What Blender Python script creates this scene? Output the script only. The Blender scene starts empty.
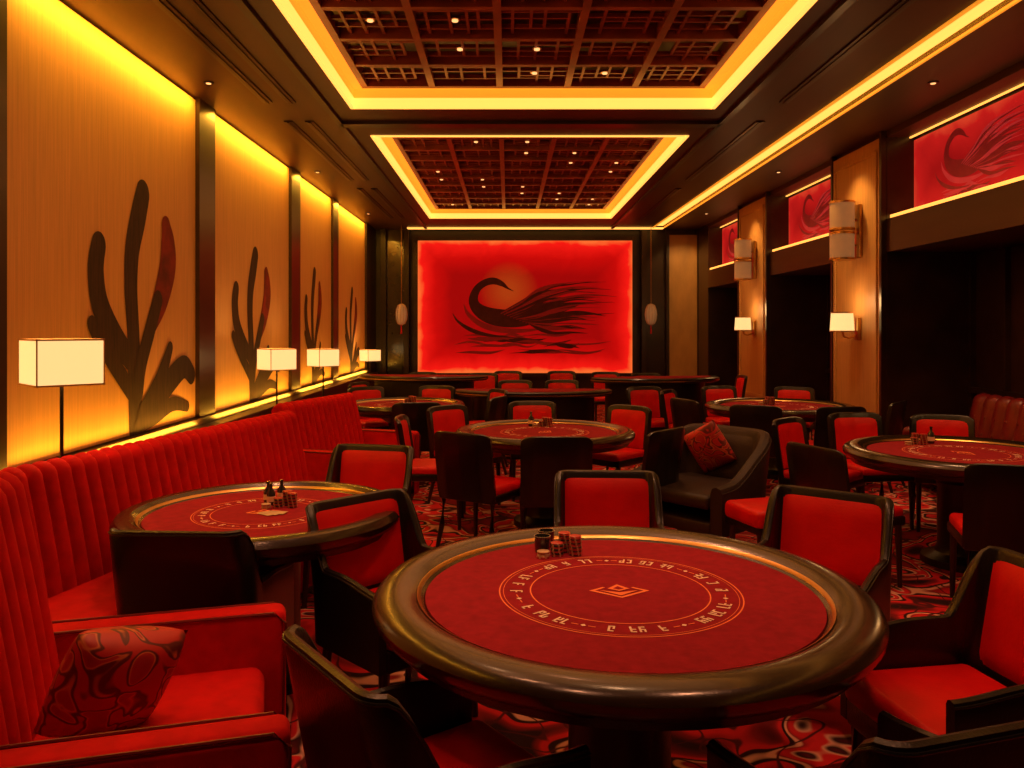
import bpy, bmesh, math, random
from mathutils import Vector, Matrix
random.seed(7)
scene = bpy.context.scene
try:
    scene.view_settings.view_transform = 'Standard'
    scene.view_settings.look = 'None'
except Exception as e:
    print(e)

# ------------------------------------------------------------ materials
def mat(name, col, rough=0.5, metal=0.0, emis=None, estr=0.0, coat=0.0, sheen=0.0,
        var=0.25, vscale=8.0, stretch=(1,1,1), bump=0.0, bscale=60.0, spec=0.5):
    m = bpy.data.materials.new(name); m.use_nodes = True
    nt = m.node_tree; b = nt.nodes['Principled BSDF']
    b.inputs['Roughness'].default_value = rough
    b.inputs['Metallic'].default_value = metal
    b.inputs['Coat Weight'].default_value = coat
    b.inputs['Coat Roughness'].default_value = 0.15
    b.inputs['Sheen Weight'].default_value = sheen
    b.inputs['Specular IOR Level'].default_value = spec
    if sheen: b.inputs['Sheen Tint'].default_value = (1, .05, .03, 1)
    tc = nt.nodes.new('ShaderNodeTexCoord')
    mp = nt.nodes.new('ShaderNodeMapping'); mp.inputs['Scale'].default_value = stretch
    nt.links.new(tc.outputs['Object'], mp.inputs['Vector'])
    n = nt.nodes.new('ShaderNodeTexNoise'); n.inputs['Scale'].default_value = vscale
    n.inputs['Detail'].default_value = 4
    nt.links.new(mp.outputs['Vector'], n.inputs['Vector'])
    r = nt.nodes.new('ShaderNodeValToRGB')
    lo = [c*(1-var) for c in col]; hi = [min(1, c*(1+var)) for c in col]
    r.color_ramp.elements[0].position = .3; r.color_ramp.elements[0].color = (*lo, 1)
    r.color_ramp.elements[1].position = .7; r.color_ramp.elements[1].color = (*hi, 1)
    nt.links.new(n.outputs['Fac'], r.inputs['Fac'])
    nt.links.new(r.outputs['Color'], b.inputs['Base Color'])
    if bump:
        n2 = nt.nodes.new('ShaderNodeTexNoise'); n2.inputs['Scale'].default_value = bscale
        nt.links.new(tc.outputs['Object'], n2.inputs['Vector'])
        bp = nt.nodes.new('ShaderNodeBump'); bp.inputs['Strength'].default_value = bump
        bp.inputs['Distance'].default_value = .01
        nt.links.new(n2.outputs['Fac'], bp.inputs['Height'])
        nt.links.new(bp.outputs['Normal'], b.inputs['Normal'])
    if emis:
        b.inputs['Emission Color'].default_value = (*emis, 1)
        b.inputs['Emission Strength'].default_value = estr
    return m

M_BLACK = mat('black_leather', (.007,.0045,.004), .34, coat=.20, bump=.15, bscale=120, spec=.42)
M_RED = mat('red_leather', (.60,.005,.006), .42, var=.12, bump=.1, bscale=90, spec=.28)
M_VELVET = mat('red_velvet', (.50,.005,.006), .8, sheen=.2, var=.15, vscale=14, bump=.1, spec=.12)
M_DWOOD = mat('dark_wood', (.024,.009,.005), .35, var=.4, vscale=4, stretch=(1,.12,1), coat=.12)
M_CEIL = mat('ceiling_wood', (.060,.019,.008), .45, var=.25, vscale=5, stretch=(1,.1,1))
M_LATT = mat('lattice_wood', (.24,.048,.020), .35, var=.3, vscale=5)
M_DARK = mat('recess_black', (.026,.010,.007), .3, var=.3)
M_PANEL = mat('gold_silk_panel', (.72,.42,.16), .6, var=.10, vscale=6, stretch=(1,14,.35), bump=.05)
M_PILA = mat('tan_panel', (.54,.29,.10), .5, var=.12, vscale=6, stretch=(1,10,.4))
M_BRASS = mat('brass', (.60,.34,.11), .28, metal=1, var=.1)
M_FELT = mat('casino_felt', (.27,.010,.022), .9, var=.14, vscale=30, bump=.1, bscale=300, spec=.15)
M_RAIL = mat('padded_rail', (.022,.011,.004), .27, coat=.40, var=.2, bump=.05, bscale=90)
M_GOLDP = mat('gold_print', (.90,.20,.05), .6, var=.05)
M_WHITEP = mat('ivory_print', (.98,.74,.55), .6, var=.05)
M_INK = mat('ink_brown', (.035,.014,.008), .7, var=.6, vscale=7, stretch=(1,6,.6))
M_INKRED = mat('ink_red', (.20,.010,.006), .7, var=.5, vscale=7)
M_LED = mat('cove_led', (1,.6,.15), .5, emis=(1,.43,.075), estr=1.75, var=.02)
M_LED2 = mat('cove_glow', (.9,.5,.1), .6, emis=(1,.33,.02), estr=.80, var=.02)
M_SHADE = mat('lamp_shade', (.8,.62,.35), .8, emis=(1,.68,.26), estr=1.0, var=.03)
M_SPOT = mat('downlight_glow', (1,.8,.5), .5, emis=(1,.50,.18), estr=1.4, var=.02)
M_GLASSD = mat('smoked_glass', (.03,.03,.03), .08, var=.1, coat=1)
M_CHIPR = mat('chip_red', (.45,.02,.015), .4)
M_CHIPK = mat('chip_black', (.02,.02,.02), .4)
M_CHIPW = mat('chip_ivory', (.55,.38,.24), .4)
M_LOUNGE = mat('brown_upholstery', (.022,.011,.008), .55, var=.2, bump=.1)
M_SOFA = mat('dark_red_leather', (.16,.008,.008), .35, var=.2)
M_SCONCE = mat('frosted_sconce', (.50,.32,.16), .45, emis=(1,.5,.18), estr=.12, var=.05)

def carpet_mat():
    m = bpy.data.materials.new('swirl_carpet'); m.use_nodes = True
    nt = m.node_tree; b = nt.nodes['Principled BSDF']; b.inputs['Roughness'].default_value = .95
    b.inputs['Specular IOR Level'].default_value = .1
    tc = nt.nodes.new('ShaderNodeTexCoord')
    def nz(scale, dist, det):
        n = nt.nodes.new('ShaderNodeTexNoise'); n.inputs['Scale'].default_value = scale
        n.inputs['Distortion'].default_value = dist; n.inputs['Detail'].default_value = det
        nt.links.new(tc.outputs['Object'], n.inputs['Vector']); return n
    def ramp(n, stops):
        r = nt.nodes.new('ShaderNodeValToRGB'); e = r.color_ramp.elements
        e[0].position, e[0].color = stops[0][0], (*stops[0][1], 1)
        e[1].position, e[1].color = stops[-1][0], (*stops[-1][1], 1)
        for p, c in stops[1:-1]: k = e.new(p); k.color = (*c, 1)
        nt.links.new(n.outputs['Fac'], r.inputs['Fac']); return r
    K=(.03,.010,.012); R=(.60,.020,.026); D=(.26,.014,.018); C=(.72,.36,.26)
    r1 = ramp(nz(1.9,1.9,.4), [(.25,K),(.34,D),(.38,R),(.425,R),(.435,K),(.47,K),(.485,C),(.51,C),(.525,D),(.56,R),(.60,R),(.615,C),(.635,K),(.70,D)])
    r2 = ramp(nz(3.2,1.2,.0), [(.30,(0,0,0)),(.44,(0,0,0)),(.455,(1,1,1)),(.475,(1,1,1)),(.49,(0,0,0)),(.60,(0,0,0))])
    mx = nt.nodes.new('ShaderNodeMixRGB'); nt.links.new(r2.outputs['Color'], mx.inputs['Fac'])
    nt.links.new(r1.outputs['Color'], mx.inputs['Color1']); mx.inputs['Color2'].default_value=(.08,.012,.014,1)
    nt.links.new(mx.outputs['Color'], b.inputs['Base Color'])
    return m
M_CARPET = carpet_mat()
def pillow_mat():
    m = bpy.data.materials.new('patterned_cushion_cloth'); m.use_nodes = True
    nt = m.node_tree; b = nt.nodes['Principled BSDF']; b.inputs['Roughness'].default_value = .5
    tc = nt.nodes.new('ShaderNodeTexCoord')
    n = nt.nodes.new('ShaderNodeTexNoise'); n.inputs['Scale'].default_value = 7
    n.inputs['Distortion'].default_value = 2.0; n.inputs['Detail'].default_value = 1
    nt.links.new(tc.outputs['Object'], n.inputs['Vector'])
    r = nt.nodes.new('ShaderNodeValToRGB'); e = r.color_ramp.elements
    st=[(.2,(.40,.012,.010)),(.44,(.48,.014,.012)),(.47,(.10,.008,.006)),(.51,(.12,.008,.006)),(.54,(.60,.14,.04)),(.57,(.40,.012,.01)),(.8,(.28,.01,.008))]
    e[0].position, e[0].color = st[0][0], (*st[0][1],1); e[1].position, e[1].color = st[-1][0], (*st[-1][1],1)
    for p,c in st[1:-1]: k=e.new(p); k.color=(*c,1)
    nt.links.new(n.outputs['Fac'], r.inputs['Fac']); nt.links.new(r.outputs['Color'], b.inputs['Base Color'])
    return m
M_PILLOW = pillow_mat()

def art_mat(name, w, h, strength, sun=None, core=(.34,.002,.002), edge=(.95,.010,.006), rim=(1,.16,.03), noise=.35):
    m = bpy.data.materials.new(name); m.use_nodes = True
    nt = m.node_tree; b = nt.nodes['Principled BSDF']; b.inputs['Roughness'].default_value = .8
    b.inputs['Base Color'].default_value=(.08,.002,.001,1); b.inputs['Specular IOR Level'].default_value=.1
    tc = nt.nodes.new('ShaderNodeTexCoord'); sp = nt.nodes.new('ShaderNodeSeparateXYZ')
    nt.links.new(tc.outputs['Object'], sp.inputs[0])
    def absd(out, half):
        a = nt.nodes.new('ShaderNodeMath'); a.operation = 'ABSOLUTE'; nt.links.new(out, a.inputs[0])
        d = nt.nodes.new('ShaderNodeMath'); d.operation = 'SUBTRACT'; d.inputs[0].default_value = half
        nt.links.new(a.outputs[0], d.inputs[1]); return d.outputs[0]
    mn = nt.nodes.new('ShaderNodeMath'); mn.operation = 'MINIMUM'
    nt.links.new(absd(sp.outputs['X'], w/2), mn.inputs[0]); nt.links.new(absd(sp.outputs['Z'], h/2), mn.inputs[1])
    nz = nt.nodes.new('ShaderNodeTexNoise'); nz.inputs['Scale'].default_value = 1.8; nz.inputs['Detail'].default_value = 6
    nz.inputs['Distortion'].default_value = .8
    nt.links.new(tc.outputs['Object'], nz.inputs['Vector'])
    ml = nt.nodes.new('ShaderNodeMath'); ml.operation = 'MULTIPLY_ADD'; ml.inputs[1].default_value = noise; 
    nt.links.new(nz.outputs['Fac'], ml.inputs[0]); nt.links.new(mn.outputs[0], ml.inputs[2])
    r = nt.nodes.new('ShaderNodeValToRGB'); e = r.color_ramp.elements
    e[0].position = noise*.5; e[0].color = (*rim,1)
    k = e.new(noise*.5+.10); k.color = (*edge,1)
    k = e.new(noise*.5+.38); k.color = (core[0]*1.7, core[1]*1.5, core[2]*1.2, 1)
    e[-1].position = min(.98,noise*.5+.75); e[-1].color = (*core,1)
    nt.links.new(ml.outputs[0], r.inputs['Fac'])
    out = r.outputs['Color']
    if sun:
        vm = nt.nodes.new('ShaderNodeVectorMath'); vm.operation = 'DISTANCE'
        vm.inputs[1].default_value = (sun[0], 0, sun[1]); nt.links.new(tc.outputs['Object'], vm.inputs[0])
        r2 = nt.nodes.new('ShaderNodeValToRGB'); r2.color_ramp.elements[0].position = sun[2]*.4
        r2.color_ramp.elements[0].color = (.7,.7,.7,1); r2.color_ramp.elements[1].position = sun[2]*1.8
        r2.color_ramp.elements[1].color = (0,0,0,1); nt.links.new(vm.outputs['Value'], r2.inputs['Fac'])
        mx = nt.nodes.new('ShaderNodeMixRGB'); nt.links.new(r2.outputs['Color'], mx.inputs['Fac'])
        nt.links.new(out, mx.inputs['Color1']); mx.inputs['Color2'].default_value = (.42,.06,.006,1)
        out = mx.outputs['Color']
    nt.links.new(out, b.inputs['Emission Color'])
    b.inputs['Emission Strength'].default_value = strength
    return m

# ------------------------------------------------------------ mesh builder
class MB:
    def __init__(s): s.v=[]; s.f=[]; s.m=[]; s.mats=[]
    def mi(s, m):
        if m not in s.mats: s.mats.append(m)
        return s.mats.index(m)
    def add(s, vs, fs, m, M=None):
        o = len(s.v)
        for v in vs:
            v = Vector(v)
            if M is not None: v = M @ v
            s.v.append(tuple(v))
        k = s.mi(m)
        for f in fs: s.f.append([i+o for i in f]); s.m.append(k)
    def box(s, c, size, m, bev=0.0, seg=2, M=None, rot=None):
        T = Matrix.Translation(c)
        if rot: T = T @ rot
        if M is not None: T = M @ T
        bm = bmesh.new(); bmesh.ops.create_cube(bm, size=1)
        bmesh.ops.scale(bm, vec=size, verts=bm.verts)
        if bev: bmesh.ops.bevel(bm, geom=bm.edges[:], offset=bev, segments=seg, affect='EDGES', profile=.5)
        bm.verts.index_update()
        s.add([v.co.copy() for v in bm.verts], [[v.index for v in f.verts] for f in bm.faces], m, T); bm.free()
    def bx(s, x0,x1,y0,y1,z0,z1, m, bev=0): s.box(((x0+x1)/2,(y0+y1)/2,(z0+z1)/2),(abs(x1-x0),abs(y1-y0),abs(z1-z0)), m, bev)
    def lathe(s, prof, m, n=48, M=None, caps=True):
        vs=[]; fs=[]
        for r,z in prof:
            for i in range(n):
                a=2*math.pi*i/n; vs.append((r*math.cos(a), r*math.sin(a), z))
        for j in range(len(prof)-1):
            for i in range(n):
                a=j*n+i; b=j*n+(i+1)%n; fs.append([a,b,b+n,a+n])
        if caps:
            fs.append(list(range(n))[::-1]); fs.append([ (len(prof)-1)*n+i for i in range(n)])
        s.add(vs,fs,m,M)
    def tube(s, pts, rs, m, n=10, M=None):
        vs=[];fs=[]; pts=[Vector(p) for p in pts]
        if not hasattr(rs,'__len__'): rs=[rs]*len(pts)
        for i,p in enumerate(pts):
            t=(pts[min(i+1,len(pts)-1)]-pts[max(i-1,0)]).normalized()
            a=Vector((1,0,0)) 
            if abs(t.z)<.99: a=t.cross(Vector((0,0,1))).normalized()
            b=t.cross(a)
            for k in range(n):
                q=2*math.pi*k/n; vs.append(p+(a*math.cos(q)+b*math.sin(q))*rs[i])
        for j in range(len(pts)-1):
            for k in range(n):
                a0=j*n+k;b0=j*n+(k+1)%n; fs.append([a0,b0,b0+n,a0+n])
        fs.append(list(range(n))[::-1]); fs.append([(len(pts)-1)*n+k for k in range(n)])
        s.add(vs,fs,m,M)
    def mesh(s, name, smooth=35):
        me=bpy.data.meshes.new(name); me.from_pydata(s.v,[],s.f)
        for m in s.mats: me.materials.append(m)
        for p,k in zip(me.polygons,s.m): p.material_index=k
        bm=bmesh.new(); bm.from_mesh(me); bmesh.ops.recalc_face_normals(bm, faces=bm.faces); bm.to_mesh(me); bm.free()
        if smooth:
            for p in me.polygons: p.use_smooth=True
            try: me.set_sharp_from_angle(angle=math.radians(smooth))
            except Exception as e: print(e)
        return me
    def obj(s, name, loc=(0,0,0), rz=0, smooth=35, scale=1):
        return inst(name, s.mesh(name,smooth), loc, rz, scale)

def inst(name, me, loc=(0,0,0), rz=0, scale=1):
    o=bpy.data.objects.new(name, me); scene.collection.objects.link(o)
    o.location=loc; o.rotation_euler=(0,0,rz)
    o.scale = (scale,)*3 if not hasattr(scale,'__len__') else scale
    return o
def face(d): return math.atan2(-d[0], d[1])

# ------------------------------------------------------------ room shell
XL, XR, YB, YF, ZC = -2.95, 4.13, 17.5, -1.5, 3.75
b=MB(); b.bx(XL-.15, 5.3, YF-.15, YB+.15, -.12, 0, M_CARPET); b.obj('floor', smooth=0)

holes=[(2.5,7.78),(8.96,15.6)]; HX0,HX1=-1.5,1.985
b=MB(); TH=.06
b.bx(XL-.15, HX0, YF,YB, ZC,ZC+TH, M_CEIL)
b.bx(HX1,3.10,YF,YB,ZC,ZC+TH,M_CEIL)
b.bx(3.32,5.3,YF,YB,ZC,ZC+TH,M_CEIL)
for y0,y1 in [(YF,2.5),(7.78,8.96),(15.6,YB)]: b.bx(HX0,HX1,y0,y1,ZC,ZC+TH,M_CEIL)
b.bx(XL-.15,5.3,YF,YB,4.32,4.4,M_DARK)
b.obj('ceiling', smooth=0)

for hi,(y0,y1) in enumerate(holes):
    b=MB()
    zt=ZC+.17
    w=.03
    b.bx(HX0-w,HX0,y0-w,y1+w,ZC+.06,zt,M_LED2); b.bx(HX1,HX1+w,y0-w,y1+w,ZC+.06,zt,M_LED2)
    b.bx(HX0,HX1,y0-w,y0,ZC+.06,zt,M_LED2); b.bx(HX0,HX1,y1,y1+w,ZC+.06,zt,M_LED2)
    e=.035
    for (a,c,d,f) in [(HX0-e,HX0+.005,y0-e,y1+e),(HX1-.005,HX1+e,y0-e,y1+e)]: b.bx(a,c,d,f,ZC-.012,ZC+.085,M_LED)
    for (a,c,d,f) in [(HX0,HX1,y0-e,y0+.005),(HX0,HX1,y1-.005,y1+e)]: b.bx(a,c,d,f,ZC-.012,ZC+.085,M_LED)
    g=.13
    b.bx(HX0,HX0+g,y0,y1,zt,zt+.02,M_LED2); b.bx(HX1-g,HX1,y0,y1,zt,zt+.02,M_LED2)
    b.bx(HX0+g,HX1-g,y0,y0+g,zt,zt+.02,M_LED2); b.bx(HX0+g,HX1-g,y1-g,y1,zt,zt+.02,M_LED2)
    b.obj('cove_light', smooth=0)
    b=MB()
    lx0,lx1,ly0,ly1=HX0+g,HX1-g,y0+g,y1-g
    z0=zt-.02
    nx=5; ny=max(1,round((ly1-ly0)/((lx1-lx0)/nx)))
    cx=(lx1-lx0)/nx; cy=(ly1-ly0)/ny
    for i in range(nx+1): b.bx(lx0+i*cx-.03,lx0+i*cx+.03,ly0-.03,ly1+.03,z0,z0+.12,M_LATT)
    for j in range(ny+1): b.bx(lx0,lx1,ly0+j*cy-.03,ly0+j*cy+.03,z0+.001,z0+.119,M_LATT)
    for i in range(nx):
        for j in range(ny):
            ax=lx0+i*cx; ay=ly0+j*cy; t=.012; zz=z0+.04
            k=random.choice([3,4]); xs=[ax+cx*(q+1)/(k+1)+random.uniform(-.03,.03) for q in range(k)]
            k2=random.choice([3,4]); ys=[ay+cy*(q+1)/(k2+1)+random.uniform(-.03,.03) for q in range(k2)]
            for q,x in enumerate(xs):
                a0=ay if random.random()<.7 else ys[0]; a1=ay+cy if random.random()<.7 else ys[-1]
                b.bx(x-t,x+t,a0,a1,zz,zz+.03,M_LATT)
            for q,y in enumerate(ys):
                a0=ax if random.random()<.7 else xs[0]; a1=ax+cx if random.random()<.7 else xs[-1]
                b.bx(a0,a1,y-t,y+t,zz+.002,zz+.032,M_LATT)
    b.bx(lx0-.05,lx1+.05,ly0-.05,ly1+.05,z0+.22,z0+.24,M_DARK)
    b.obj('ceiling_lattice', smooth=0)
    b=MB()
    for i in range(nx):
        for j in range(ny):
            if (i*3+j*2)%5 in (0,3):
                b.lathe([(.04,z0+.04),(.04,z0+.06)],M_BRASS,14,Matrix.Translation((lx0+(i+.5)*cx,ly0+(j+.5)*cy,0)))
                b.lathe([(.024,z0+.03),(.024,z0+.041)],M_SPOT,12,Matrix.Translation((lx0+(i+.5)*cx,ly0+(j+.5)*cy,0)))
    b.obj('recessed_downlights')
b=MB()
b.bx(3.12,3.30,YF,17.05,ZC+.03,ZC+.05,M_LED)
b.bx(3.08,3.10,YF,17.05,ZC-.02,ZC+.05,M_LED2); b.bx(3.32,3.34,YF,17.05,ZC-.02,ZC+.05,M_LED2)
b.bx(-2.15,3.32,17.05,17.2,ZC-.03,ZC-.005,M_LED)
b.obj('linear_cove_light', smooth=0)
b=MB()
for x in (-1.75,2.22): 
    b.bx(x-.03,x+.03,YF,YB-.4,ZC-.035,ZC,M_DWOOD)
b.bx(-1.75,2.22,8.3,8.45,ZC-.035,ZC,M_DWOOD)
b.obj('trim_1', smooth=0)
b=MB()
for x in (-2.28,-2.06,2.62):
    for y0 in range(0,16,4): b.bx(x-.045,x+.045,y0+.3,y0+3.6,ZC-.014,ZC-.001,M_DARK); b.bx(x-.012,x+.012,y0+.3,y0+3.6,ZC-.022,ZC-.001,M_DWOOD)
b.obj('linear_air_diffusers', smooth=0)
b=MB()
for x in (-2.62,3.72):
    for y in (7,11,15):
        T=Matrix.Translation((x,y,0)); b.lathe([(.045,ZC-.010),(.045,ZC-.001)],M_DWOOD,16,T); b.lathe([(.022,ZC-.014),(.022,ZC-.009)],M_SPOT,14,T)
b.obj('ceiling_downlights')

# walls
b=MB(); b.bx(XL-.15,XL,YF,YB,0,ZC,M_DWOOD); b.obj('wall_left', smooth=0)
b=MB(); b.bx(XL-.15,5.3,YB,YB+.15,0,ZC,M_DWOOD); b.obj('wall_back', smooth=0)
b=MB(); b.bx(XL-.15,5.3,YF-.15,YF,0,ZC,M_DWOOD); b.obj('wall_front', smooth=0)
panels=[(1.2,4.30),(4.60,7.47),(7.87,10.65),(11.1,13.2),(13.6,16.3)]
for y0,y1 in panels:
    b=MB(); b.bx(XL,XL+.03,y0,y1,.77,ZC-.02,M_PANEL); b.obj('wall_panel', smooth=0)
b=MB()
edges=[-1.0]+[p for q in panels for p in q]+[17.45]
for a,c in zip(edges[0::2],edges[1::2]):
    b.bx(XL,XL+.07,a,c,.0,ZC,M_DWOOD)
b.obj('trim_2', smooth=0)
b=MB(); b.bx(XL+.10,XL+.26,YF,16.5,0,.70,M_DWOOD,.01); b.bx(XL,XL+.10,YF,16.5,0,.76,M_DWOOD); b.obj('wall_ledge', smooth=0)

# strokes ---------------------------------------------------------
def smooth_pts(P, n=8):
    out=[]
    for i in range(len(P)-1):
        p0=P[max(i-1,0)];p1=P[i];p2=P[i+1];p3=P[min(i+2,len(P)-1)]
        for k in range(n):
            t=k/n
            out.append(tuple(.5*((2*p1[j])+(-p0[j]+p2[j])*t+(2*p0[j]-5*p1[j]+4*p2[j]-p3[j])*t*t+(-p0[j]+3*p1[j]-3*p2[j]+p3[j])*t**3) for j in range(3)))
    out.append(P[-1]); return out
def cap(P, w):
    (a0,b0,_),(a1,b1,_)=P[-1],P[-2]; d=Vector((a0-a1,b0-b1)).normalized(); r=w/2; out=[]
    for k in range(1,7):
        t=math.pi/2*k/6; out.append((a0+d.x*r*math.sin(t), b0+d.y*r*math.sin(t), w*math.cos(t)))
    return out
def stroke(mb, P, m, O, A, B, off=0.0, caps=False):
    P=smooth_pts(P)
    if caps:
        P=P+cap(P,P[-1][2]); P=P[::-1]; P=P+cap(P,P[-1][2])
    N=A.cross(B); vs=[];fs=[]
    for i,p in enumerate(P):
        q=P[min(i+1,len(P)-1)];r=P[max(i-1,0)]
        t=Vector((q[0]-r[0],q[1]-r[1])); 
        if t.length==0: t=Vector((0,1))
        t.normalize(); n=Vector((-t.y,t.x)); w=max(p[2],.002)/2
        for s in (1,-1):
            c=Vector((p[0],p[1]))+n*w*s
            vs.append(O+A*c.x+B*c.y+N*off)
    for i in range(len(P)-1): fs.append([2*i,2*i+1,2*i+3,2*i+2])
    mb.add(vs,fs,m)

plant=[ # stylised cactus: (along, up, width)
 ([(-.02,.06,.24),(-.05,.42,.21),(-.07,.80,.20),(-.11,1.15,.21),(-.09,1.45,.23),(.01,1.72,.25),(.09,1.92,.23)],0),
 ([(-.60,1.44,.20),(-.64,1.26,.22),(-.58,1.02,.23),(-.38,.80,.22),(-.08,.58,.18)],0),
 ([(.52,1.72,.17),(.56,1.58,.27),(.56,1.38,.31),(.42,1.10,.27),(.26,.90,.19)],1),
 ([(.36,1.08,.17),(.22,.84,.18),(.06,.56,.18),(.0,.34,.18)],0),
 ([(1.06,.42,.18),(.90,.50,.21),(.66,.42,.23),(.36,.26,.21),(.08,.14,.18)],0),
 ([(.60,.68,.11),(.50,.54,.15),(.34,.38,.15),(.10,.20,.14)],0),
 ([(-.70,.88,.12),(-.60,.78,.15),(-.40,.60,.16),(-.12,.36,.15)],0),
 ([(.96,.14,.10),(.65,.19,.13),(.3,.12,.14),(.02,.08,.14)],0),
]
for yc,sy,sz in [(6.3,1,1),(9.15,.95,.88),(12.0,.72,.88),(14.9,.78,.80)]:
    b=MB(); O=Vector((XL+.033,yc,.75)); k=0
    for P,c in plant:
        k+=1
        stroke(b,[(a*sy,q*sz,w*min(sy,sz)) for a,q,w in P], M_INKRED if c else M_INK, O, Vector((0,1,0)), Vector((0,0,1)), .0006*k, True)
    o=b.obj('plant_mural', smooth=0)

def area(name, loc, sx, sy, d, along, energy, col):
    L=bpy.data.lights.new(name,'AREA'); L.shape='RECTANGLE'; L.size=sx; L.size_y=sy; L.energy=energy; L.color=col
    o=bpy.data.objects.new(name,L); scene.collection.objects.link(o)
    z=-Vector(d).normalized(); x=Vector(along).normalized(); x=(x-z*x.dot(z)).normalized(); y=z.cross(x)
    M=Matrix((x,y,z)).transposed().to_4x4(); M.translation=Vector(loc); o.matrix_world=M
    return o
def spot(name, loc, target, energy, col, ang=70, blend=.6, r=.08):
    L=bpy.data.lights.new(name,'SPOT'); L.energy=energy; L.color=col; L.spot_size=math.radians(ang); L.spot_blend=blend; L.shadow_soft_size=r
    o=bpy.data.objects.new(name,L); scene.collection.objects.link(o); o.location=loc
    o.rotation_euler=(Vector(target)-Vector(loc)).to_track_quat('-Z','Y').to_euler()
    return o
for y0,y1 in panels:
    yc=(y0+y1)/2; L=y1-y0-.1
    area('wall_washer_light',(XL+.15,yc,ZC-.03),L,.05,(-.42,0,-1),(0,1,0),9.0*L,(1,.44,.035))
    area('wall_washer_light',(XL+.16,yc,.72),L,.05,(-.42,0,1),(0,1,0),6.0*L,(1,.42,.03))

# back art
AC=Vector((.37,17.40,2.06)); AW,AH=4.65,2.87
b=MB(); b.box((0,0,0),(AW,.08,AH),art_mat('phoenix_art_backlit',AW,AH,.95,sun=(-.35,.35,.36),noise=.30))
b.obj('phoenix_artwork', loc=AC, smooth=0)
b=MB(); F=.05
for s in (-1,1):
    b.bx(AC.x+s*(AW/2+.045)-.04,AC.x+s*(AW/2+.045)+.04,17.33,17.49,AC.z-AH/2-.085,AC.z+AH/2+.085,M_DWOOD)
    b.bx(AC.x-AW/2,AC.x+AW/2,17.33,17.49,AC.z+s*(AH/2+.045)-.04,AC.z+s*(AH/2+.045)+.04,M_DWOOD)
b.obj('picture_frame', smooth=0)
M_BIRD=mat('bird_ink',(.030,.005,.004),.8,var=.5,vscale=6,emis=(.06,.002,.001),estr=.3)
M_BIRD2=mat('bird_wash',(.10,.005,.003),.8,var=.4,vscale=3,emis=(.16,.003,.002),estr=.6)
head=[([(-.30,.30,.01),(-.42,.36,.04),(-.56,.46,.11),(-.74,.52,.15),(-.94,.47,.15),(-1.10,.33,.16),(-1.17,.12,.20),(-1.10,-.06,.25),(-.90,-.20,.33),(-.60,-.28,.38),(-.2,-.30,.36),(.25,-.24,.26),(.7,-.12,.13),(1.1,.0,.03)],0),
 ([(-1.38,.02,.01),(-1.28,-.20,.08),(-1.0,-.42,.12),(-.6,-.54,.12),(-.1,-.56,.08),(.4,-.50,.02)],1),
 ([(-1.62,-.18,.01),(-1.50,-.36,.05),(-1.2,-.55,.09),(-.8,-.66,.06),(-.3,-.70,.01)],0)]
rb=random.Random(11); feathers=[]
for i in range(30):
    t=i/29; a0=-.6+.65*t; b0=-.18-.24*t
    a3=1.10+.80*(1-abs(t-.45)*1.1)+rb.uniform(-.30,.15); b3=.50-1.08*t+rb.uniform(-.08,.08)
    am=(a0*.55+a3*.45)+rb.uniform(-.08,.08); bmid=b0*.4+b3*.6+.14-.20*t+rb.uniform(-.05,.05)
    feathers.append(([(a0,b0,.02),((a0+am)/2,(b0+bmid)/2-.03,.05+.05*rb.random()),(am,bmid,.025+.07*rb.random()),((am+a3)/2,(bmid+b3)/2+rb.uniform(-.02,.09),.015+.035*rb.random()),(a3,b3,.004)], 1 if i%3==1 else 0))
ground=[]
for i in range(24):
    a=rb.uniform(-1.9,.6); q=rb.uniform(-1.06,-.60); l=rb.uniform(.5,1.4)
    ground.append(([(a,q,.005),(a+l*.3,q+rb.uniform(-.03,.07),rb.uniform(.02,.08)),(a+l*.7,q+rb.uniform(-.07,.04),rb.uniform(.02,.07)),(a+l,q+rb.uniform(-.04,.08),.004)], 0 if i%3==0 else 1))
bird=ground+head+feathers
def bird_obj(O,A,B,s,m0,m1,name):
    b=MB(); k=0
    for P,c in bird:
        k+=1; stroke(b,[(a*s,q*s,w*s) for a,q,w in P], m1 if c else m0, O,A,B,.0005*k)
    b.obj(name, smooth=0)
bird_obj(Vector((AC.x+.05,AC.y-.045,AC.z+.04)),Vector((1,0,0)),Vector((0,0,1)),1.0,M_BIRD,M_BIRD2,'phoenix_painting')

b=MB(); b.bx(3.5,4.12,17.42,17.5,.5,ZC-.12,M_PILA,.01); b.bx(3.44,3.5,17.36,17.5,0,ZC,M_DWOOD); b.bx(4.12,4.2,17.36,17.5,0,ZC,M_DWOOD)
b.obj('back_wall_panel', smooth=0)
spot('panel_spot',(3.8,16.3,ZC-.03),(3.8,17.45,1.9),60,(1,.54,.15),90)
b=MB()
for x in (-2.7,-2.2,2.95): b.bx(x-.06,x+.06,17.3,17.5,0,ZC,M_DARK,.01)
b.bx(-2.64,-2.26,17.44,17.5,.3,3.5,M_GLASSD); b.obj('trim_3', smooth=0)

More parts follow.
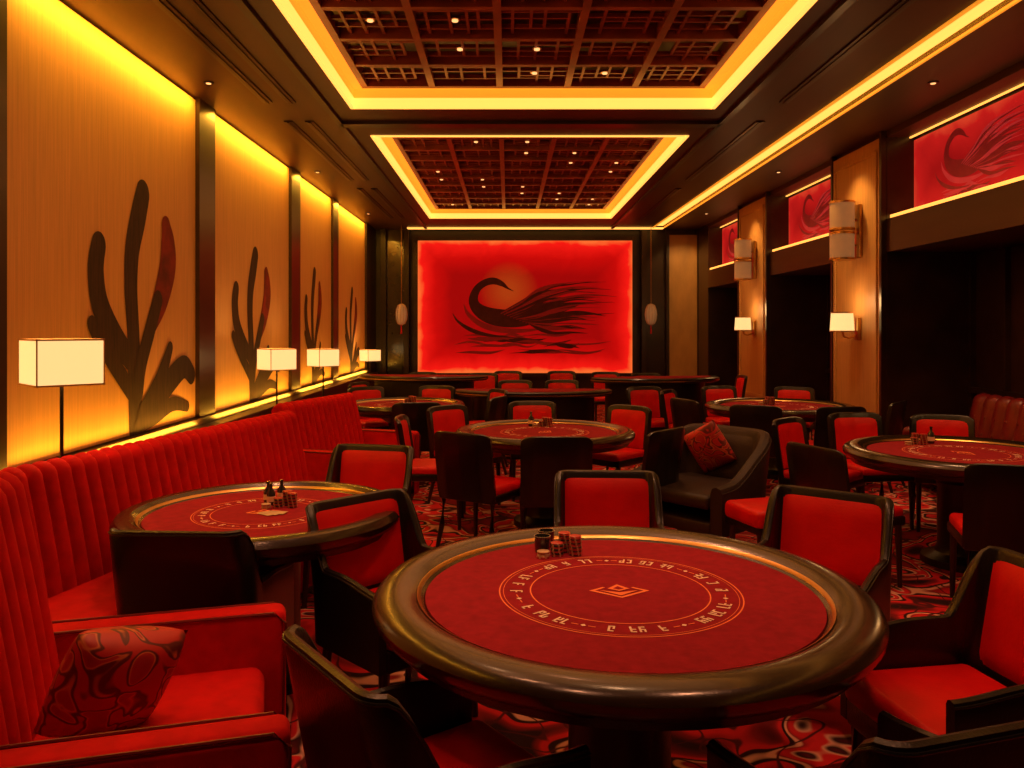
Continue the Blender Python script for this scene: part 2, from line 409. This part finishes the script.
# hanging lanterns
b=MB(); b.tube([(0,0,0),(0,0,1.63)],.006,M_BRASS,6)
b.lathe([(.02,.0),(.07,-.03),(.11,-.12),(.12,-.22),(.11,-.32),(.07,-.41),(.02,-.44)],M_SCONCE,16)
for k in range(12):
    a=k*math.pi/6; b.tube([(r*math.cos(a),r*math.sin(a),z) for r,z in [(.02,.0),(.078,-.03),(.118,-.12),(.128,-.22),(.118,-.32),(.078,-.41),(.02,-.44)]],.006,M_BRASS,5)
b.tube([(0,0,-.44),(0,0,-.62)],[.012,.02],M_RED,6)
lm=b.mesh('hanging_lantern')
inst('hanging_lantern',lm,(-2.2,16.5,2.1)); inst('hanging_lantern',lm,(2.95,16.5,2.1))

# ---- right wall
b=MB(); b.bx(5.15,5.3,YF,YB,0,ZC,M_DWOOD); b.obj('wall_right', smooth=0)
pil=[(4.9,6.25),(8.72,10.1),(12.6,14.2),(16.5,17.4)]
alc=[(6.25,8.72),(10.1,12.6),(14.2,16.5),(1.5,4.9)]
for y0,y1 in alc:
    b=MB(); b.bx(4.45,5.15,y0,y1,2.79,ZC,M_DWOOD); b.obj('wall_right_bulkhead', smooth=0)
    b=MB(); b.bx(4.13,5.15,y0,y1,2.43,2.79,M_CEIL); b.obj('wall_right_header', smooth=0)
    b=MB(); b.bx(4.13,4.45,y0,y1,3.68,ZC,M_CEIL); b.obj('trim_4', smooth=0)
for i,(y0,y1) in enumerate(pil):
    b=MB(); b.bx(4.13,5.15,y0,y1,0,ZC,M_DWOOD)
    if i<3:
        yc=(y0+y1)/2; h=.40*(y1-y0)
        b.bx(4.08,4.13,y0+.06,y1-.06,.35,ZC-.06,M_PILA,.008)
        for q in (-h,h): b.bx(4.062,4.08,yc+q-.025,yc+q+.025,.5,ZC-.2,M_PILA,.006)
        for z in (.5,ZC-.2): b.bx(4.062,4.08,yc-h,yc+h,z-.025,z+.025,M_PILA,.006)
        for q in (y0+.03,y1-.03): b.bx(4.07,4.13,q-.025,q+.025,0,ZC,M_DWOOD)
    b.obj('wall_pilaster', smooth=0)
M_RW=mat('bird_wash_r',(.12,.005,.005),.8,emis=(.12,.003,.004),estr=.8)
M_RW2=mat('bird_wash_r2',(.22,.012,.012),.8,emis=(.34,.016,.018),estr=.8)
for y0,y1 in alc:
    W=y1-y0; yc=(y0+y1)/2
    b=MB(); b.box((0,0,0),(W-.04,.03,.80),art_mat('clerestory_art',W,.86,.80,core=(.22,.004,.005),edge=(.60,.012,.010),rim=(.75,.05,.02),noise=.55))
    o=b.obj('phoenix_wall_art', loc=(4.43,yc,3.24), rz=-math.pi/2, smooth=0)
    bird_obj(Vector((4.408,yc,3.28)),Vector((0,-1,0)),Vector((0,0,1)),.46,M_RW,M_RW2,'bird_painting')
    b=MB(); b.bx(4.16,4.20,y0+.01,y1-.01,2.795,2.832,M_LED); b.bx(4.37,4.39,y0+.01,y1-.01,3.665,3.678,M_LED)
    b.obj('niche_led_strip', smooth=0)
    area('niche_light',(4.22,yc,2.86),W-.1,.04,(.5,0,1),(0,1,0),1.2*W,(1,.40,.10))
    b=MB(); b.bx(5.08,5.145,y0+.01,y1-.01,0,2.42,M_DARK)
    for k in range(5): b.bx(5.02,5.08,y0+.02+(W-.06)*k/4,y0+.06+(W-.06)*k/4,0,2.42,M_DWOOD)
    b.bx(5.0,5.08,y0+.01,y1-.01,.9,.96,M_DWOOD)
    b.obj('wall_alcove_screen', smooth=0)
    spot('alcove_fill',(4.45,yc,2.41),(4.9,yc,0.6),14,(1,.42,.16),110)  # added fill light without a fixture, keeps the alcove interior faintly visible

# sconces
def sconce_up():
    b=MB(); b.box((.0,0,0),(.04,.16,.62),M_BRASS,.01)
    b.tube([(-.01,0,.13),(-.17,0,.13)],.015,M_BRASS,8); b.tube([(-.01,0,-.16),(-.17,0,-.16)],.015,M_BRASS,8)
    T=Matrix.Translation((-.18,0,0))
    b.lathe([(.125,-.32),(.135,-.31),(.135,-.03),(.125,-.02)],M_SCONCE,28,T); b.lathe([(.125,.02),(.135,.03),(.135,.33),(.125,.34)],M_SCONCE,28,T)
    for z in (-.32,-.025,.025,.335): b.lathe([(.142,z-.012),(.142,z+.012)],M_BRASS,28,T)
    return b.mesh('cylinder_wall_sconce')
def sconce_dn():
    b=MB(); b.box((.0,0,-.05),(.04,.10,.26),M_BRASS,.008)
    b.tube([(-.01,0,-.12),(-.1,0,-.16),(-.16,0,-.14),(-.18,0,-.06)],.011,M_BRASS,8)
    T=Matrix.Translation((-.18,0,0)); b.lathe([(.135,-.08),(.12,.14)],M_SHADE,24,T); b.lathe([(.138,-.085),(.138,-.07)],M_BRASS,24,T)
    b.lathe([(.123,.13),(.123,.145)],M_BRASS,24,T)
    return b.mesh('shaded_wall_sconce')
su,sd=sconce_up(),sconce_dn()
for y in (9.28,13.2,5.55):
    inst('cylinder_wall_sconce',su,(4.055,y,2.72)); inst('shaded_wall_sconce',sd,(4.055,y,1.64))
    L=bpy.data.lights.new('sconce_bulb','POINT'); L.energy=6; L.color=(1,.55,.2); L.shadow_soft_size=.1
    o=bpy.data.objects.new('sconce_bulb',L); scene.collection.objects.link(o); o.location=(3.84,y,1.90)
    spot('pilaster_spot',(3.60,y,ZC-.03),(4.1,y,1.7),66,(1,.54,.15),85)

# ------------------------------------------------------------ furniture
def u_path(W,yb,yf,r,n=8):
    P=[(-W,yf),(-W,(yf+yb+r)/2),(-W,yb+r)]
    for k in range(1,n+1):
        a=math.pi+ (math.pi/2)*k/n; P.append((-W+r+r*math.cos(a), yb+r+r*math.sin(a)))
    P.append((0,yb)); 
    R=[(-x,y) for x,y in P[:-1]][::-1]
    return P+R
def resample(P,n):
    P=[Vector(p) for p in P]; L=[0]
    for a,c in zip(P,P[1:]): L.append(L[-1]+(c-a).length)
    out=[]
    for k in range(n+1):
        d=L[-1]*k/n
        for i in range(len(P)-1):
            if d<=L[i+1]+1e-9:
                t=(d-L[i])/(L[i+1]-L[i]+1e-12); out.append(P[i].lerp(P[i+1],t)); break
    return out
def norms(P):
    N=[]
    for i in range(len(P)):
        t=(P[min(i+1,len(P)-1)]-P[max(i-1,0)]).normalized(); N.append(Vector((t.y,-t.x))*1.0)
    return N
def shell(mb,P,h,zb,th,lean,m,seam=None):
    N=norms(P); vs=[];fs=[];K=0
    for i,(p,n) in enumerate(zip(P,N)):
        s=2*i/(len(P)-1)-1; H=h(s)
        prof=[(.5*th,zb),(.5*th,zb+.33*(H-zb)),(.5*th,zb+.66*(H-zb)),(.5*th,H-.5*th),(.35*th,H-.14*th),(0,H),(-.35*th,H-.14*th),(-.5*th,H-.5*th),(-.5*th,zb+.66*(H-zb)),(-.5*th,zb+.33*(H-zb)),(-.5*th,zb)]
        K=len(prof)
        for o,z in prof:
            q=p+n*o; vs.append((q.x,q.y-lean(s)*max(0,z-.42),z))
    for i in range(len(P)-1):
        for k in range(K):
            a=i*K+k;c=i*K+(k+1)%K; fs.append([a,c,c+K,a+K])
    fs.append(list(range(K))); fs.append([(len(P)-1)*K+k for k in range(K)][::-1])
    mb.add(vs,fs,m)
def pad(mb,P,i0,i1,z0,z1f,off,bulge,lean,m,nz=8):
    N=norms(P); vs=[];fs=[]; n=len(P)
    for i in range(i0,i1+1):
        s=2*i/(n-1)-1; u=2*(i-i0)/(i1-i0)-1
        for k in range(nz+1):
            v=2*k/nz-1; z=z0+(z1f(s)-z0)*k/nz
            q=P[i]-N[i]*(off+bulge*(1-u**8)*(1-v**8)); vs.append((q.x,q.y-lean(s)*max(0,z-.42),z))
    for i in range(i1-i0):
        for k in range(nz):
            a=i*(nz+1)+k; fs.append([a,a+1,a+nz+2,a+nz+1])
    mb.add(vs,fs,m)
def sm(a,b,x): t=max(0,min(1,(x-a)/(b-a))); return t*t*(3-2*t)

def armchair(W=.25,yb=-.26,yf=.22,r=.07,hb=.865,ha=.635,zb=.32,th=.034,ms=M_BLACK,mr=M_RED,drop=(.355,.49),name='armchair',lean0=.18,leg=.02,seatz=.475,armdip=.03,edge=.028):
    b=MB(); P=resample(u_path(W,yb,yf,r),96)
    h=lambda s: hb-(hb-ha)*sm(drop[0],drop[1],abs(s))-armdip*sm(.6,1,abs(s))
    lean=lambda s: lean0*(1-sm(drop[0]*.9,drop[1]*1.25,abs(s)))
    shell(b,P,h,zb,th,lean,ms)
    n=len(P); m=(n-1)//2; k=int(m*drop[0]*.96)
    pad(b,P,m-k,m+k,seatz,lambda s:h(s)-edge,th/2-.004,.022,lean,mr)
    for sgn in (-1,1):
        i0,i1=(3,m-k-3) if sgn<0 else (m+k+3,n-4)
        pad(b,P,i0,i1,seatz-.05,lambda s:h(s)-.05,th/2-.004,.010,lean,ms,4)
    b.box((0,(yf+yb)/2+.02,zb+.035),(2*W-th,yf-yb-.03,.09),ms,.015)
    b.box((0,(yf+yb)/2+.035,seatz-.035),(2*W-th-.012,yf-yb-.02,.10),mr,.035,4)
    pipe=[]
    N=norms(P)
    for i in range(n):
        s=2*i/(n-1)-1; q=P[i]+N[i]*th*.5; z=h(s)-th*.45
        pipe.append((q.x,q.y-lean(s)*max(0,z-.42),z))
    b.tube(pipe,.004,ms,6)
    for sx in (-1,1):
        for y,dy in ((yf-.04,.02),(yb+.07,-.06)):
            b.tube([(sx*(W-.035),y,zb+.02),(sx*(W-.02),y+dy,0)],[leg*1.15,leg*.7],M_DWOOD,8)
    return b.mesh(name)
def sidechair():
    b=MB(); W=.235
    P=resample([(-W,-.19),(-W*.6,-.225),(0,-.235),(W*.6,-.225),(W,-.19)],28)
    h=lambda s:.88-.012*abs(s)**4-.02*abs(s)**12; lean=lambda s:.16
    shell(b,P,h,.40,.040,lean,M_BLACK)
    pad(b,P,2,26,.49,lambda s:h(s)-.034,.016,.02,lean,M_RED)
    b.box((0,.01,.415),(.47,.46,.06),M_BLACK,.012)
    b.box((0,.015,.462),(.455,.455,.075),M_RED,.03,4)
    for sx in (-1,1):
        b.tube([(sx*.205,.205,.40),(sx*.21,.215,0)],[.021,.014],M_DWOOD,8)
        b.tube([(sx*.205,-.19,.42),(sx*.212,-.21,.2),(sx*.22,-.27,0)],[.022,.019,.014],M_DWOOD,8)
    return b.mesh('dining_chair')
AC_=armchair(); SC_=sidechair()
def chair(me,name,x,y,d,s=1): return inst(name,me,(x,y,0),face(d),s)

def table(R,name,rail=.14,seed=1):
    rnd=random.Random(seed); b=MB(); ri=R-rail
    b.lathe([(ri-.02,.735),(ri,.750),(ri+.012,.757),(ri+.03,.768),(ri+rail*.35,.777),(ri+rail*.62,.779),(ri+rail*.84,.772),(R-.008,.758),(R,.744),(R-.003,.724),(R-.016,.704),(R-.045,.692),(ri-.02,.688)],M_RAIL,96,caps=False)
    b.lathe([(ri+.004,.753),(ri+.010,.760),(ri+.016,.763)],M_BRASS,96,caps=False)
    b.lathe([(R-.040,.693),(R-.055,.665),(R-.22,.640),(.26,.61),(.17,.55)],M_BLACK,64)
    b.lathe([(.0,.738),(ri-.01,.738),(ri-.01,.748),(0.0,.7485)],M_FELT,72,caps=False)
    b.lathe([(.175,.60),(.165,.5),(.165,.12),(.185,.08),(.27,.045),(.275,.0)],M_BLACK,40)
    z=.7492; k=R/.79
    def ring(r0,r1,m): 
        n=96; vs=[(r*math.cos(2*math.pi*i/n),r*math.sin(2*math.pi*i/n),z) for r in (r0,r1) for i in range(n)]
        b.add(vs,[[i,(i+1)%n,n+(i+1)%n,n+i] for i in range(n)],m)
    for r in (.385,.285): ring(r*k,(r+.0045)*k,M_GOLDP)
    ring(.374*k,.3760*k,M_GOLDP)
    n=28
    for i in range(n):
        a=2*math.pi*i/n; T=Matrix.Rotation(a,4,'Z')@Matrix.Translation((.333*k,0,z+.0006))
        if i%4!=3:
            cnt=rnd.randint(1,2)
            for q in range(cnt):
                yy=(q-(cnt-1)/2)*.026*k; hh=.040*k
                b.box((0,yy,0),(hh,.0065*k,.0006),M_WHITEP,M=T)
                g=rnd.choice([(1,-1),(1,0),(0,-1),(1,)])
                for e in g: b.box((e*hh*.44,yy+.007*k,0),(.006*k,.015*k,.0006),M_WHITEP,M=T)
                if rnd.random()<.5: b.box((hh*.22*rnd.choice([1,-1]),yy+.013*k,0),(hh*.5,.006*k,.0006),M_WHITEP,M=T)
        else:
            b.box((0,0,0),(.012*k,.012*k,.0006),M_WHITEP,M=T,rot=Matrix.Rotation(.785,4,'Z')); b.box((0,.026*k,0),(.004*k,.022*k,.0006),M_GOLDP,M=T); b.box((0,-.026*k,0),(.004*k,.022*k,.0006),M_GOLDP,M=T)
    def quad(pts,m,dz=0): b.add([(x*k,y*k,z+.0008+dz) for x,y in pts],[list(range(len(pts)))],m)
    # open-book / crown like crest: folded chevron with a rhombus above it
    quad([(-.098,.0),(-.05,.036),(-.042,.030),(-.078,.0),(0,-.056),(0,-.070)],M_GOLDP)
    quad([(.098,.0),(.05,.036),(.042,.030),(.078,.0),(0,-.056),(0,-.070)],M_GOLDP,.0002)
    quad([(-.064,.004),(0,-.018),(0,-.048)],M_GOLDP,.0006); quad([(.064,.004),(0,-.018),(0,-.048)],M_GOLDP,.0008)
    quad([(-.036,.018),(0,-.006),(.036,.018),(0,.060)],M_GOLDP,.0010); quad([(-.018,.018),(0,.006),(.018,.018),(0,.040)],M_FELT,.0013)
    return b.mesh(name)
T1=table(.79,'round_poker_table',.155,3); T2=table(.64,'round_poker_table',.115,5)
TM=(.36,2.59); inst('round_poker_table',T1,(TM[0],TM[1],0),math.radians(0))
TL=(-1.13,3.70); inst('round_poker_table',T2,(TL[0],TL[1],0),math.radians(15))
TC=(.30,6.55); inst('round_poker_table',T1,(TC[0],TC[1],0),1.0,(.93,.93,1))
TR=(3.10,5.45); inst('round_poker_table',T1,(TR[0],TR[1],0),2.0,(.96,.96,1))
TQ=(2.95,8.7); inst('round_poker_table',T1,(TQ[0],TQ[1],0),.4)
TS=(-1.15,8.9); inst('round_poker_table',T2,(TS[0],TS[1],0),.4,(1.05,1.05,1))
def seat_at(me,name,T,x,y,s=1):
    d=(T[0]-x,T[1]-y); return chair(me,name,x,y,d,s)
# main table
chair(AC_,'leather_armchair',-.14,1.98,(.80,.60))
chair(AC_,'leather_armchair',.80,1.80,(-.30,1))
chair(AC_,'leather_armchair',.49,3.80,(-.05,-1))
chair(AC_,'leather_armchair',1.27,3.36,(-.65,-.85))
chair(AC_,'leather_armchair',-.44,3.28,(.80,-.80))
chair(AC_,'leather_armchair',1.36,2.42,(-1,-.16))
# left table
chair(AC_,'leather_armchair',-1.20,3.24,(.05,1)); chair(AC_,'leather_armchair',-.90,4.72,(-.2,-1))
# centre table
for x,y in [(-.18,5.78),(.32,5.62),(.95,5.95),(-.60,6.55),(-.38,7.25),(.25,7.62),(.95,7.25)]: seat_at(SC_,'dining_chair',TC,x,y)
# right table
for x,y in [(2.42,6.2),(2.14,5.05),(2.78,4.50),(3.50,6.40),(2.98,6.55),(3.75,4.75)]: seat_at(SC_,'dining_chair',TR,x,y)
# far right table
for x,y in [(2.05,8.3),(2.45,7.75),(3.05,7.65),(2.1,9.2),(2.7,9.75),(3.4,9.6),(3.66,8.1)]: seat_at(SC_,'dining_chair',TQ,x,y)
# left far table
for x,y in [(-.95,8.05),(-.35,8.6),(-.35,9.3),(-.95,9.75),(-1.6,9.6)]: seat_at(SC_,'dining_chair',TS,x,y)

# D-shaped blackjack tables
def bj(W=2.0):
    b=MB(); n=32
    def D(r,z,dz=0): return [(r*math.cos(math.pi*i/n),-.62*r*math.sin(math.pi*i/n)-.0,z) for i in range(n+1)]
    def loft(rz,m):
        vs=[];fs=[];K=n+1
        for r,z in rz: vs+=D(r,z)
        for j in range(len(rz)-1):
            for i in range(n): a=j*K+i; fs.append([a,a+1,a+K+1,a+K])
            fs.append([j*K,j*K+n,(j+1)*K+n,(j+1)*K])
        fs.append(list(range(K))[::-1]); fs.append([(len(rz)-1)*K+i for i in range(K)]); b.add(vs,fs,m)
    R=W/2
    loft([(R-.04,.80),(R,.815),(R,.86),(R-.03,.875)],M_BLACK); loft([(R+.004,.825),(R+.004,.84)],M_BRASS)
    loft([(R-.13,.874),(R-.13,.878)],M_FELT); loft([(R-.18,.0),(R-.18,.04),(R-.22,.05),(R-.22,.80)],M_BLACK)
    loft([(R-.214,.08),(R-.214,.10)],M_BRASS)
    return b.mesh('blackjack_table')
BJ=bj()
inst('blackjack_table',BJ,(.32,10.2,-.05)); inst('blackjack_table',BJ,(2.2,12.0,0),.2); inst('blackjack_table',BJ,(-1.3,12.4,0),-.1)
for x,y,d in [(.1,10.8,(0,-1)),(.75,10.85,(0,-1)),(-1.4,12.85,(0,-1)),(2.2,12.5,(0,-1)),(1.6,12.9,(0,-1)),(.0,13.2,(0,-1)),(.9,13.2,(0,-1)),(-1.75,10.6,(1,-.4)),(1.75,9.6,(.3,-1)),(-.4,12.6,(0,-1)),(3.3,12.2,(-1,0))]:
    chair(SC_,'dining_chair',x,y,d)

# channel-tufted banquettes
def channel(mb,L,z0,z1,th,lean,rib,m,amp=.018,x0=0,endcurve=0):
    n=int(L/rib)*8; r=th/2; prof=[]
    for k in range(9):
        t=k/8; prof.append((-lean*t**1.3, z0+(z1-r-z0)*t,1,0))
    for k in range(1,9):
        a=math.pi*k/8; prof.append((-lean-r+r*math.cos(a), z1-r+r*math.sin(a), math.cos(a) if k<5 else 0, math.sin(a)))
    prof.append((-th-lean*.4,z0,0,0)); K=len(prof); vs=[];fs=[]
    nr=int(L/rib)
    for i in range(n+1):
        x=L*i/n-L/2; d=amp*(abs(math.sin(math.pi*nr*i/n))**.55-.5)
        e=endcurve*(abs(2*x/L)**6)
        for y,z,ny,nz in prof: vs.append((x+x0,y+d*ny+e,z+d*nz))
    for i in range(n):
        for k in range(K-1): a=i*K+k; fs.append([a,a+1,a+K+1,a+K])
    fs.append(list(range(K))); fs.append([n*K+k for k in range(K)][::-1])
    mb.add(vs,fs,m)
def banq(L,z1,seatd=.42,name='channel_tufted_banquette',arms=False,th=.12,lean=.12,rib=.085,armh=.64):
    b=MB(); channel(b,L,.30,z1,th,lean,rib,M_VELVET,amp=.028)
    b.box((0,seatd/2-.05,.16),(L-.02,seatd+.04,.26),M_VELVET,.02)
    b.box((0,seatd/2-.04,.035),(L-.06,seatd,.07),M_DWOOD)
    ns=max(1,round(L/.95))
    for k in range(ns):
        w=L/ns; b.box((-L/2+w*(k+.5),seatd/2-.01,.395),(w-.006,seatd+.02,.16),M_VELVET,.045,4)
    if arms:
        for s in (-1,1):
            b.box((s*(L/2+.05),seatd/2-.06,.35),(.115,seatd+.26,.58),M_VELVET,.03,4)
            for q in (-.058,.058):
                b.tube([(s*(L/2+.05)+q*.93,seatd+.055,.10),(s*(L/2+.05)+q*.93,seatd+.068,.60),(s*(L/2+.05)+q*.93,seatd+.03,.634),(s*(L/2+.05)+q*.93,-.1,.637)],.005,M_SOFA,6)
    return b.mesh(name)
d=(.975,-.22); inst('channel_tufted_banquette',banq(2.80,1.0,rib=.082),(-1.70,4.34,0),face(d))
f=(.96,.28); booth=inst('channel_tufted_armchair',banq(.74,1.15,.60,'channel_tufted_armchair',True,th=.13,lean=.12,rib=.078),(-1.295,2.18,0),face(f))
inst('channel_tufted_banquette',banq(1.2,.98,.42,arms=True,rib=.085),(-1.50,6.95,0),face((.95,-.30)))

def pillow_mesh(w,T,name):
    b=MB(); n=18; vs=[];fs=[]
    for sgn in (1,-1):
        for i in range(n+1):
            for j in range(n+1):
                u=2*i/n-1;v=2*j/n-1
                x=u*w*(1-.07*(1-v*v)*abs(u)); z=v*w*(1-.07*(1-u*u)*abs(v))
                cr=1-.06*(u*u*v*v)
                vs.append((x*cr,sgn*T*((1-u*u)*(1-v*v))**.42,z*cr))
    N=(n+1)**2
    for s in (0,1):
        for i in range(n):
            for j in range(n): a=s*N+i*(n+1)+j; fs.append([a,a+1,a+n+2,a+n+1])
    b.add(vs,fs,M_PILLOW); me=b.mesh(name,60)
    bm=bmesh.new(); bm.from_mesh(me); bmesh.ops.remove_doubles(bm,verts=bm.verts,dist=1e-4); bm.to_mesh(me); bm.free()
    return me
p=inst('throw_pillow',pillow_mesh(.165,.095,'throw_pillow'),(-1.09,2.21,.628)); p.rotation_euler=(math.radians(-24),math.radians(-14),face((.75,-.62)))
p2=inst('throw_pillow',pillow_mesh(.18,.07,'throw_pillow'),(1.55,6.16,.68)); p2.rotation_euler=(math.radians(-16),math.radians(28),face((-.8,-.6)))

# lounge chair, ottoman, sofa
LC=armchair(W=.40,yb=-.36,yf=.36,r=.26,hb=.84,ha=.56,zb=.20,th=.09,ms=M_LOUNGE,mr=M_LOUNGE,drop=(.30,.85),name='lounge_chair',lean0=.22,leg=.024,seatz=.45,edge=.05)
chair(LC,'lounge_chair',1.40,5.90,(-.75,-.66))
b=MB(); b.box((0,0,.40),(.40,.40,.12),M_RED,.04,4); b.box((0,0,.33),(.38,.38,.05),M_BLACK,.01)
for sx in (-1,1):
    for sy in (-1,1): b.tube([(sx*.15,sy*.15,.32),(sx*.165,sy*.165,0)],[.022,.015],M_DWOOD,8)
b.obj('ottoman',(1.68,5.20,0),.3)
b=MB()
L=1.7
b.box((0,.30,.20),(L,.62,.22),M_SOFA,.03,3); b.box((0,.32,.38),(L-.22,.60,.16),M_SOFA,.05,4)
channel(b,L,.30,.92,.16,.10,.17,M_SOFA,amp=.035)
for s in (-1,1): b.box((s*(L/2-.05),.26,.38),(.16,.72,.42),M_SOFA,.06,4)
for s in (-1,1):
    for y in (.05,.55): b.tube([(s*.75,y,.1),(s*.75,y,0)],.025,M_DWOOD,8)
for i in range(9):
    for j in range(2): b.lathe([(.016,0),(.010,.008)],M_SOFA,8,Matrix.Translation((-.68+i*.17,.0-.03*j,.55+.16*j))@Matrix.Rotation(-math.pi/2,4,'X'))
b.obj('tufted_sofa',(4.68,7.40,0),face((-1,0)))
spot('seat_spot',(4.2,7.2,2.40),(4.5,7.4,.5),26,(1,.42,.18),95)

# floor lamps
def lamp(h):
    b=MB(); b.lathe([(.13,0),(.13,.015),(.02,.03),(.012,.05)],M_BLACK,24); b.tube([(0,0,.03),(0,0,h+.02)],.009,M_BLACK,8)
    R=Matrix.Rotation(math.radians(45),4,'Z'); w=.142; t=.004; H=.105
    for k in range(4):
        T=R@Matrix.Rotation(k*math.pi/2,4,'Z'); b.box((w,0,h),(t,2*w,2*H),M_SHADE,M=T)
        b.box((w,0,h+H),(.008,2*w+.008,.008),M_PILA,M=T); b.box((w,0,h-H),(.008,2*w+.008,.008),M_PILA,M=T)
        b.tube([tuple(T@Vector((w,w,h-H))),tuple(T@Vector((w,w,h+H)))],.004,M_PILA,6)
        b.tube([(0,0,h+H-.01),tuple(T@Vector((w,0,h+H-.01)))],.003,M_BRASS,5)
    return b.mesh('floor_lamp')
for xx,y,z in [(-2.12,3.8,1.44),(-2.37,8.2,1.28),(-2.31,10.0,1.23),(-2.62,15.2,1.08)]:
    inst('floor_lamp',lamp(z),(xx,y,0),0)
    L=bpy.data.lights.new('lamp_bulb','POINT'); L.energy=5; L.color=(1,.58,.22); L.shadow_soft_size=.05
    o=bpy.data.objects.new('lamp_bulb',L); scene.collection.objects.link(o); o.location=(xx,y,z+.02)

# table-top things
def chips(n,m1,m2):
    b=MB(); z=0
    for i in range(n):
        T=Matrix.Translation((random.uniform(-.002,.002),random.uniform(-.002,.002),z)); m=m1 if i%3 else m2
        b.lathe([(.0205,0),(.022,.001),(.022,.0035),(.0205,.0045)],m,20,T)
        for k in range(6):
            b.box((.0215,0,.00225),(.0018,.006,.0034),M_CHIPW,M=T@Matrix.Rotation(k*math.pi/3+i,4,'Z'))
        z+=.0046
    return b.mesh('poker_chip_stack')
c1=chips(15,M_CHIPR,M_CHIPK); c2=chips(10,M_CHIPK,M_CHIPR); c3=chips(5,M_CHIPW,M_CHIPR)
def glass():
    b=MB(); b.lathe([(.0,0),(.026,0),(.028,.004),(.032,.062),(.029,.062),(.025,.012),(0,.010)],M_GLASSD,24,caps=False)
    b.lathe([(0,.04),(.027,.04)],M_CHIPK,20,caps=False); return b.mesh('tumbler_glass')
def bottle():
    b=MB(); b.lathe([(.0,0),(.022,0),(.024,.005),(.024,.07),(.010,.09),(.009,.11),(.011,.112),(.011,.122),(0,.124)],M_GLASSD,20,caps=False)
    b.lathe([(.0245,.02),(.0245,.05)],M_WHITEP,20,caps=False); return b.mesh('small_bottle')
g=glass(); bo=bottle(); ZF=.7495
def items(cx,cy,s=1.0):
    for me,nm,dx,dy in [(c1,'poker_chip_stack',.035,0),(c1,'poker_chip_stack',.0,.045),(c2,'poker_chip_stack',-.03,-.005),(c3,'poker_chip_stack',-.08,-.03)]:
        inst(nm,me,(cx+dx*s,cy+dy*s,ZF),0,s)
items(.215,3.00,1.05)
inst('tumbler_glass',g,(.13,3.04,ZF),0,1.0); inst('tumbler_glass',g,(.15,3.12,ZF),0,1.0)
items(-1.06,3.80,1.0)
for dx,dy in [(0,0),(.055,.04),(.03,-.05)]: inst('small_bottle',bo,(-1.17+dx,3.90+dy,ZF),0,.85)
items(.32,6.9,1.1); items(3.0,5.85,1.1); inst('small_bottle',bo,(3.12,5.9,ZF)); items(2.9,8.9,1.2); items(-1.1,9.0,1.2)
inst('small_bottle',bo,(.2,6.95,ZF))
b=MB()
for k in range(3): b.box((.02*k,-.006*k,.0006+.0008*k),(.058,.085,.0006),M_CHIPW,rot=Matrix.Rotation(.3+.25*k,4,'Z'))
cd=b.mesh('playing_cards',0)
inst('playing_cards',cd,(-1.10,3.66,ZF+.002),.6)

# ------------------------------------------------------------ lighting
W=bpy.data.worlds.new('dim_room'); scene.world=W; W.use_nodes=True
W.node_tree.nodes['Background'].inputs[0].default_value=(.30,.09,.04,1); W.node_tree.nodes['Background'].inputs[1].default_value=.12
WARM=(1,.50,.24)
for x,y,tx,ty,e in [(.39,2.9,.39,2.6,32),(-1.0,3.8,-1.14,3.7,36),(.3,6.6,.3,6.55,58),(2.9,5.4,3.05,5.45,66),(2.7,8.7,2.95,8.7,66),(-1.1,9,-1.15,8.9,50),(.3,10.4,.3,10.4,35),(2,12,2,12,35),(-1.2,12.4,-1.2,12.4,35)]:
    spot('table_spot',(x,y,ZC+.10 if -1.4<x<1.9 and (2.7<y<7.6 or 9.1<y<15.4) else ZC-.03),(tx,ty,.75),e,WARM,80,.7,.10)
area('cove_bounce_light',(.24,5.2,ZC+.12),3.0,4.6,(0,0,-1),(1,0,0),46,(1,.36,.10))
area('cove_bounce_light',(.24,12.2,ZC+.12),3.0,6.0,(0,0,-1),(1,0,0),48,(1,.36,.10))
for x,y,tx,ty,e in [(-.9,2.4,-1.2,2.2,85),(-1.5,4.4,-1.9,4.4,70),(-1.4,6.8,-1.7,6.8,60),(1.2,1.7,1.2,2.4,85),(.2,4.9,.45,3.8,60),(-.5,1.2,.0,2.1,55),(.9,2.6,1.4,3.4,50),(.2,2.4,-.5,3.4,50),(1.2,4.4,1.7,5.3,60),(-.4,3.6,-.9,4.7,45),(1.6,7.0,1.5,7.2,40),(2.6,3.6,3.0,4.2,45)]:
    spot('seat_spot',(x,y,ZC-.03),(tx,ty,.6),e,(1,.38,.18),60,.8,.1)

# ------------------------------------------------------------ camera
cam=bpy.data.cameras.new('camera'); co=bpy.data.objects.new('camera',cam); scene.collection.objects.link(co)
co.location=(0,0,1.6); co.rotation_euler=(math.radians(90),0,0)
cam.sensor_width=36; cam.lens=36*800/1024; cam.shift_x=4/1024; cam.shift_y=-56/1024; cam.clip_start=.05
scene.camera=co
